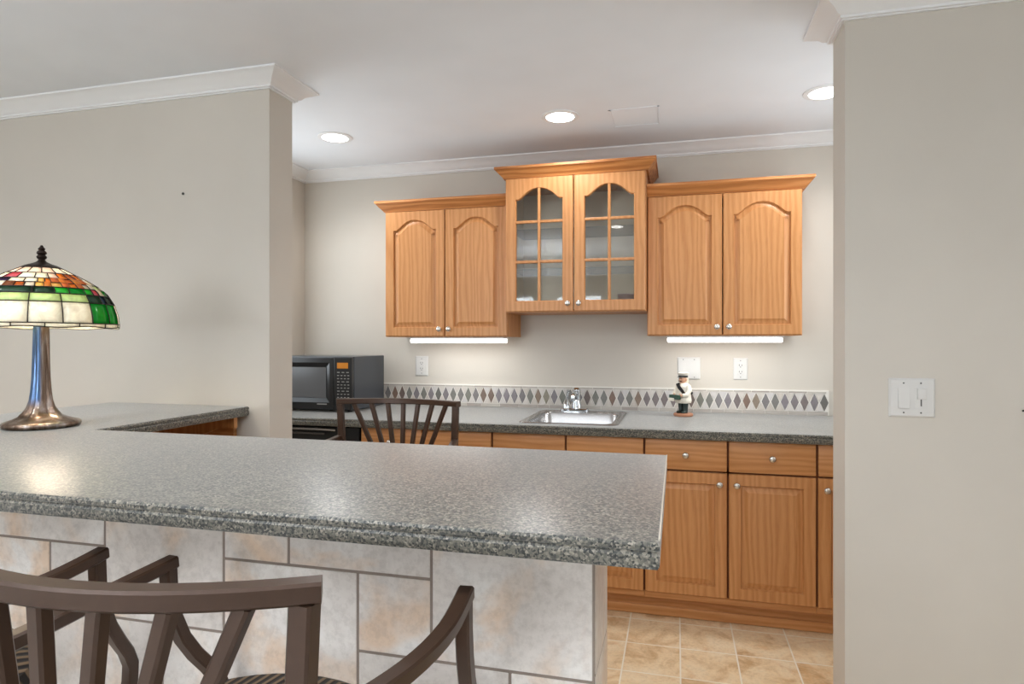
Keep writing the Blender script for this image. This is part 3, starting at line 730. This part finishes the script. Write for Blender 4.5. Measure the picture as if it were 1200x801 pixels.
# ------------------------------------------------------------------ bar stools
def make_stool(label):
    t = thing('bar_stool', label, 'bar stool', (0, 0, 0), 'brown metal bar stools at the bar')
    P = lambda nm, bm, m=M['bronze'], par=t, sm=35: obj(nm, bm, m, par, sm, local=True)
    ZT = 1.102; hw_ = .256
    arc = lambda x, z, off=0: (x, -.272 + .072 * (x / hw_) ** 2 + off, z)
    rail = [arc(-.2665 + 2 * .2665 * i / 16, ZT) for i in range(17)]
    P('top_rail', sweep(new(), rail, .026, .022))
    for s in (-1, 1):
        pts = [arc(s * hw_ * .985, ZT - .011), arc(s * hw_ * .965, .95), arc(s * hw_ * .90, .80), (s * .208, -.205, .66), (s * .212, -.235, .40), (s * .225, -.285, .003)]
        P('back_post', sweep(new(), pts, .026, .024, up=(0, 1, 0)))
    low = [arc(-.115 + .23 * i / 8, .845, .012) for i in range(9)]
    lf = [(-.2265, -.208, .845)] + low + [(.2265, -.208, .845)]
    P('lower_rail', sweep(new(), lf, .022, .022))
    for k in range(7):
        u = -3 + k
        a = Vector(arc(u * .0675, ZT - .010)); b = Vector(arc(u * .034, .853, .012))
        P('slat', sweep(new(), [a, (a + b) / 2, b], .018, .018, up=(0, 1, 0)))
    for s in (-1, 1):
        pts = []
        for i in range(15):
            q = i / 14; y = .205 - q * .40
            x = .2835 + .012 * math.sin(PI * min(1, q * 1.15)) - .045 * max(0, q - .25) ** 1.2
            z = .9475 - .014 * math.sin(PI * q) + .004 * q
            pts.append((s * x, y, z))
        pts.append((s * .246, -.205, .955))
        P('arm', sweep(new(), pts, .026, .022))
        pp = [(s * .2835, .1915, .938), (s * .2830, .194, .89), (s * .2815, .203, .845), (s * .2785, .221, .80), (s * .274, .246, .76), (s * .267, .272, .725), (s * .258, .292, .69),
              (s * .248, .300, .65), (s * .240, .296, .60), (s * .235, .280, .50), (s * .232, .268, .38), (s * .236, .266, .22), (s * .244, .275, .003)]
        P('front_leg', sweep(new(), pp, .024, .024, up=(0, 1, 0)))
    prof = [(.02, .705), (.222, .705), (.238, .715), (.244, .735), (.238, .757), (.212, .772), (.145, .781), (.05, .784)]
    P('seat_cushion', lathe(new(), prof, 40), M['stripe'], t, 40)
    P('seat_pan', lathe(new(), [(.02, .672), (.10, .672), (.19, .690), (.215, .7045), (.02, .7045)], 32))
    for s in (-1, 1):
        P('seat_bracket', sweep(new(), [(s * .15, .12, .676), (s * .238, .286, .600)], .020, .018)); P('seat_bracket', sweep(new(), [(s * .17, -.13, .682), (s * .206, -.20, .684)], .020, .018))
        P('stretcher', sweep(new(), [(s * .215, -.25, .30), (s * .2335, .266, .30)], .016, .020))
    P('stretcher', sweep(new(), [(-.234, .267, .22), (.234, .267, .22)], .018, .022))
    return t
def copy_tree(o, parent=None):
    c = o.copy(); C.objects.link(c); c.parent = parent
    for ch in list(o.children): copy_tree(ch, c)
    return c
stool = make_stool('brown metal bar stool in front of the bar, nearest, with full curved back in view')
s2 = copy_tree(stool); s2['label'] = 'brown metal bar stool at lower left, mostly hidden behind the nearest stool'
s3 = copy_tree(stool); s3['label'] = 'brown metal bar stool on the far side of the bar near the black microwave'
stool.location = (-.611, .757, 0)
s2.location = (-1.345, .762, 0); s2.rotation_euler = (0, 0, math.radians(0))
s3.location = (-1.102, 2.172, 0); s3.rotation_euler = (0, 0, PI + math.radians(2))

# ------------------------------------------------------------------ stained glass lamp
lx, ly = -2.062, 1.644
t = thing('table_lamp', 'stained glass table lamp with tree trunk base on the bar counter', 'lamp', (lx, ly, BT))
FACE = math.atan2(-ly, -lx)          # direction from the lamp to the camera
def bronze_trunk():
    q = NT('bronze_trunk_painted_reflection'); q.set(Roughness=.28, Metallic=.85); v = q.coord((1, 1, .18))
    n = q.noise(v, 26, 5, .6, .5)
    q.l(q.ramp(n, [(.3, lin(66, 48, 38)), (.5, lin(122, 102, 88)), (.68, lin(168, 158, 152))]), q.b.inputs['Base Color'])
    # bluish window reflection painted down one side of the trunk, brown on the other
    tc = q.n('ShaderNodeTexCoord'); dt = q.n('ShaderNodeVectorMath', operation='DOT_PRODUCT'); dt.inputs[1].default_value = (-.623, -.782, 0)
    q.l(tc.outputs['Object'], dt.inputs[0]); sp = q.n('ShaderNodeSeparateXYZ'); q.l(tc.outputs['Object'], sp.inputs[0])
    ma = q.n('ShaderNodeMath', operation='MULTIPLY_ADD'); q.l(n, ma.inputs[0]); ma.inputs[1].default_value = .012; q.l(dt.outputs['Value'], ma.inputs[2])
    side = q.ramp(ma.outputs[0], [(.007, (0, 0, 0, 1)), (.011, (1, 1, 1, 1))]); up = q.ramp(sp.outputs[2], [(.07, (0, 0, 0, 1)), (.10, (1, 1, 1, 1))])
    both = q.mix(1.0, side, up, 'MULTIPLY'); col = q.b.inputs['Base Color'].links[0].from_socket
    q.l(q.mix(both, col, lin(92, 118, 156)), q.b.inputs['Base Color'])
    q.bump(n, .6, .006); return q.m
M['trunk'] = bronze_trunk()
def trunk_r(r, z, a):
    k = max(0, min(1, (z - .028) / .02)); f = 1 - max(0, min(1, (z - .10) / .25))
    return r * (1 + k * (.07 + .10 * f) * math.sin(5 * a + 3 * z) + k * .05 * math.sin(9 * a - 6 * z) + k * .03 * math.sin(14 * a + 9 * z))
prof = [(.100, .0005), (.107, .003), (.111, .010), (.111, .015), (.106, .020), (.094, .0245), (.078, .030), (.060, .038), (.047, .050), (.037, .068), (.031, .09), (.0275, .12), (.025, .16), (.023, .22), (.0215, .29), (.0205, .34), (.020, .36)]
fine = []
for (r0, z0), (r1, z1) in zip(prof, prof[1:]):
    n = 3 if z1 > .03 else 1
    for i in range(n): fine.append((r0 + (r1 - r0) * i / n, z0 + (z1 - z0) * i / n))
fine.append(prof[-1])
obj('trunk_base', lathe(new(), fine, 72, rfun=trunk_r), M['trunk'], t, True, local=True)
ZS = 1.400 - BT                       # rim height above the counter
rad = [(.060, .196), (.100, .174), (.135, .154), (.158, .139), (.186, .115), (.206, .080), (.2185, .040), (.222, .009), (.221, 0)]
def prof_at(z):
    for (r0, z0), (r1, z1) in zip(rad, rad[1:]):
        if z <= z0 + 1e-9 and z >= z1 - 1e-9: q = (z0 - z) / (z0 - z1) if z0 != z1 else 0; return r0 + (r1 - r0) * q
    return rad[0][0] if z > rad[0][1] else rad[-1][0]
def gpt(a, z, off=0):
    r = prof_at(z) + off; ang = FACE + math.radians(a); return Vector((r * math.cos(ang), r * math.sin(ang), ZS + z))
def art_glass(name, rgb, var=.16):
    q = NT(name); v = q.coord(); n = q.noise(v, 34, 4, .6, 1.2); c = lin(*rgb)
    col = q.ramp(n, [(.3, tuple(x * (1 - var) for x in c[:3]) + (1,)), (.7, tuple(min(1, x * (1 + var)) for x in c[:3]) + (1,))])
    q.l(col, q.b.inputs['Base Color']); q.set(Roughness=.15)
    tl = q.n('ShaderNodeBsdfTranslucent'); q.l(col, tl.inputs[0]); ms = q.n('ShaderNodeMixShader'); ms.inputs[0].default_value = .42
    q.l(q.b.outputs[0], ms.inputs[1]); q.l(tl.outputs[0], ms.inputs[2]); q.l(ms.outputs[0], q.out.inputs[0]); return q.m
GC = {'w': (248, 240, 226), 'p': (246, 226, 212), 'c': (250, 244, 228), 'g': (20, 160, 52), 'G': (66, 196, 70), 'l': (214, 232, 172), 'd': (54, 84, 62), 'o': (232, 150, 56), 'O': (214, 124, 58), 'y': (250, 205, 120), 'b': (150, 90, 50), 'v': (72, 50, 84), 'r': (206, 110, 120), 'k': (40, 66, 84), 's': (222, 214, 190)}
keys = list(GC); GM = [art_glass('art_glass_' + k, GC[k]) if k.islower() else art_glass('art_glass_deep_' + k.lower(), GC[k]) for k in keys]
# rows (z1, z0) with the angle where every piece ends; angles are degrees to the right of the side facing the camera
rows = [
 (.196, .174, [(-67, 'p'), (-45, 'p'), (-22, 'p'), (0, 'p'), (22, 'p'), (45, 'w'), (67, 'w'), (90, 'w')]),
 (.174, .154, [(-67, 'w'), (-48, 'w'), (-28, 'r'), (-8, 'w'), (8, 'w'), (20, 'p'), (32, 'o'), (45, 'O'), (58, 'o'), (74, 'w'), (90, 'w')]),
 (.154, .139, [(-70, 'w'), (-52, 'v'), (-34, 'v'), (-17, 'w'), (-4, 'w'), (3, 'y'), (9, 'o'), (17, 'O'), (24, 'o'), (33, 'O'), (43, 'o'), (52, 'O'), (62, 's'), (74, 'w'), (90, 'w')]),
 (.139, .124, [(-72, 'w'), (-58, 'v'), (-44, 'w'), (-34, 'w'), (-24, 'b'), (-15, 'O'), (-6, 'w'), (2, 'y'), (8, 'o'), (18, 'y'), (25, 'O'), (33, 'o'), (40, 'O'), (48, 's'), (56, 's'), (68, 'l'), (90, 'w')]),
 (.124, .104, [(-70, 'g'), (-48, 'd'), (-8, 'd'), (-7, 'd'), (10, 'd'), (22, 'G'), (37, 'g'), (46, 'G'), (54, 'r'), (62, 's'), (74, 'g'), (90, 'd')]),
 (.104, .077, [(-78, 'd'), (-56, 'd'), (-32, 'G'), (-9, 'l'), (14, 'l'), (37, 'l'), (52, 'd'), (60, 'k'), (74, 'd'), (90, 'g')]),
 (.077, .010, [(-78, 'g'), (-55, 'c'), (-32, 'c'), (-9, 'c'), (14, 'c'), (37, 'c'), (56, 'g'), (72, 'g'), (90, 'c')]),
 (.010, .000, [(-70, 'c'), (-45, 'c'), (-20, 'c'), (2, 'c'), (26, 'c'), (50, 'c'), (72, 'c'), (90, 'c')]),
]
def wav(z, a): return -.0045 * (math.sin(math.radians(a * 8)) * .5 + .5) if z <= 0.0001 else 0
bm = new(); lead = new()
for z1, z0, pcs in rows:
    for half in (0, 180):
        a0 = -90
        for a1, ck in pcs:
            n = max(1, int((a1 - a0) / 6)); m = 1 if z1 - z0 < .03 else 5; mi = keys.index(ck); g_ = []
            for j in range(m + 1):
                z = z1 + (z0 - z1) * j / m; g_.append([])
                for i in range(n + 1):
                    a = a0 + (a1 - a0) * i / n + half; g_[-1].append(bm.verts.new(gpt(a, z) + Vector((0, 0, wav(z, a)))))
            for j in range(m):
                for i in range(n): f = bm.faces.new((g_[j][i], g_[j][i + 1], g_[j + 1][i + 1], g_[j + 1][i])); f.material_index = mi
            tube(lead, [gpt(a1 + half, z1 + (z0 - z1) * j / 5, .0008) + Vector((0, 0, wav(z1 + (z0 - z1) * j / 5, a1 + half))) for j in range(6)], .0017, 5)
            a0 = a1
    tube(lead, [gpt(360 * i / 72, z0, .0008) + Vector((0, 0, wav(z0, 360 * i / 72))) for i in range(72)], .0017, 5, closed=True)
sh = obj('glass_shade', bm, GM, t, True, local=True)
so = sh.modifiers.new('thickness', 'SOLIDIFY'); so.thickness = .003; so.offset = -1
obj('lead_came', lead, simple('dark_lead', (44, 36, 32), .45, .5), sh, True, local=True)
cp = [(.064, .193), (.062, .197), (.045, .206), (.028, .212), (.014, .219), (.009, .226), (.014, .231), (.015, .236), (.010, .242), (.015, .247), (.013, .253), (.008, .257), (.011, .262), (.006, .268), (.003, .274)]
obj('cap_finial', lathe(new(), [(r, ZS + z) for r, z in cp], 28), simple('dark_bronze', (48, 36, 30), .4, .6), t, 50, local=True)
obj('socket', lathe(new(), [(.012, .355), (.018, .36), (.018, .40), (.006, .405), (.006, ZS + .194)], 16), M['bronze'], t, 40, local=True)
for s in (-1, 1):
    bm = lathe(new(), [(.008, -.02), (.013, -.018), (.013, .002), (.022, .025), (.027, .045), (.020, .065), (.006, .074)], 16, s * .06, 0, .40)
    tube(bm, [(s * .012, 0, .385), (s * .06, 0, .382)], .006, 8)
    obj('bulb', bm, simple('warm_bulb', (255, 240, 215), .4, **{'Emission Color': lin(255, 214, 150), 'Emission Strength': 3.0}), t, 40, local=True)
L = lamp('lamp_bulb_light', 'POINT', (0, 0, ZS + .07), 4.5, (1, .84, .64), shadow_soft_size=.05); L.parent = t

# ------------------------------------------------------------------ figurine
gx, gy = .036, 3.70
t = thing('chef_figurine', 'small figurine in a cap and white coat on a round brown base beside the sink', 'figurine', (gx, gy, CT), rotz=math.radians(-42))
def ell(bm, c, r, n=14):
    q = bmesh.ops.create_uvsphere(bm, u_segments=n, v_segments=max(8, n // 2 + 2), radius=1)
    for v in q['verts']: v.co = Vector((c[0] + v.co.x * r[0], c[1] + v.co.y * r[1], c[2] + v.co.z * r[2]))
    return bm
fg = lambda nm, bm, c, par=t, sm=True: obj(nm, bm, c, par, sm, local=True)
cw = simple('cream_glaze', (236, 228, 212), .4); ck_ = simple('black_glaze', (24, 24, 26), .35); skin = simple('painted_skin', (212, 160, 128), .5)
fg('base', lathe(new(), [(.050, .0005), (.054, .004), (.054, .014), (.048, .018)], 28), simple('brown_glazed_base', (176, 122, 92), .5), t, 40)
def remesh(o, vox=.003):
    m = o.modifiers.new('merge', 'REMESH'); m.mode = 'VOXEL'; m.voxel_size = vox; m.use_smooth_shade = True
    s_ = o.modifiers.new('soften', 'SMOOTH'); s_.iterations = 4; return o
bm = new()
for s in (-1, 1):
    tube(bm, [(s * .016, 0, .018), (s * .017, 0, .05), (s * .018, 0, .085)], .014, 12, radii=[.012, .014, .017])
    ell(bm, (s * .017, -.014, .024), (.012, .024, .009))
remesh(fg('trousers', bm, simple('dark_green_glaze', (34, 46, 42), .4)))
bm = lathe(new(), [(.020, .074), (.040, .075), (.043, .09), (.038, .12), (.036, .15), (.037, .168), (.030, .182), (.016, .190)], 24, rfun=lambda r, z, a: r * (1 + .12 * abs(math.cos(a))))
for s in (-1, 1):
    tube(bm, [(s * .034, 0, .174), (s * .048, -.004, .145), (s * .046, -.022, .122), (s * .030, -.042, .120)], .013, 12, radii=[.016, .0145, .013, .0115])
remesh(fg('coat', bm, cw))
bm = new()
for s in (-1, 1):
    ell(bm, (s * .024, -.049, .119), (.008, .009, .009)); tube(bm, [(s * .024, -.050, .124), (s * .019, -.054, .130)], .003, 6)
    for k in range(4): tube(bm, [(s * .027 - s * .003 * k, -.054, .121 - .003 * k), (s * .018 - s * .001 * k, -.060, .120 - .003 * k)], .0026, 6)
fg('hand', bm, skin)
bm = new(); ell(bm, (0, -.004, .208), (.021, .023, .026), 20); ell(bm, (0, -.028, .206), (.005, .007, .006)); ell(bm, (0, 0, .188), (.012, .012, .012))
for s in (-1, 1): ell(bm, (s * .022, 0, .207), (.004, .006, .008))
hd = remesh(fg('head', bm, skin), .002)
bm = new()
for s in (-1, 1): ell(bm, (s * .008, -.0255, .213), (.0022, .002, .0022), 8)
fg('eye', bm, ck_, hd)
fg('moustache', ell(ell(new(), (-.006, -.0275, .199), (.007, .004, .003)), (.006, -.0275, .199), (.007, .004, .003)), simple('dark_brown_hair', (70, 46, 34), .6), hd)
fg('hair', ell(new(), (0, .012, .203), (.0235, .019, .030), 18), simple('white_hair', (226, 214, 192), .7), hd)
fg('cap', lathe(new(), [(.024, .224), (.0255, .229), (.030, .238), (.030, .244), (.020, .249), (.004, .250)], 26), simple('grey_cap', (196, 188, 176), .6), t, 40)
bm = lathe(new(), [(.0245, .220), (.026, .221), (.026, .232), (.0245, .232)], 26, cap=False); ell(bm, (0, -.022, .2215), (.02, .014, .0035), 18)
fg('cap_visor', bm, ck_, t, 40)
bm = new(); sweep(bm, [(.036, -.026, .122), (.026, -.038, .145), (.006, -.042, .166), (-.018, -.026, .185), (-.022, .016, .186), (.004, .043, .15), (.032, .036, .125)], .020, .004, ups=[(0, -1, 0), (0, -1, 0), (-.2, -1, .3), (-.3, -.5, 1), (-.2, .5, 1), (0, 1, .2), (0, 1, 0)])
fg('strap', bm, ck_, t, False)
bm = B(-.036, .030, -.078, -.052, .098, .124, .003); fg('tray', bm, simple('dark_green_box', (38, 66, 50), .4), t, False)
fg('towel', B(-.038, .004, -.0815, -.076, .088, .106, .003), cw, t, False)
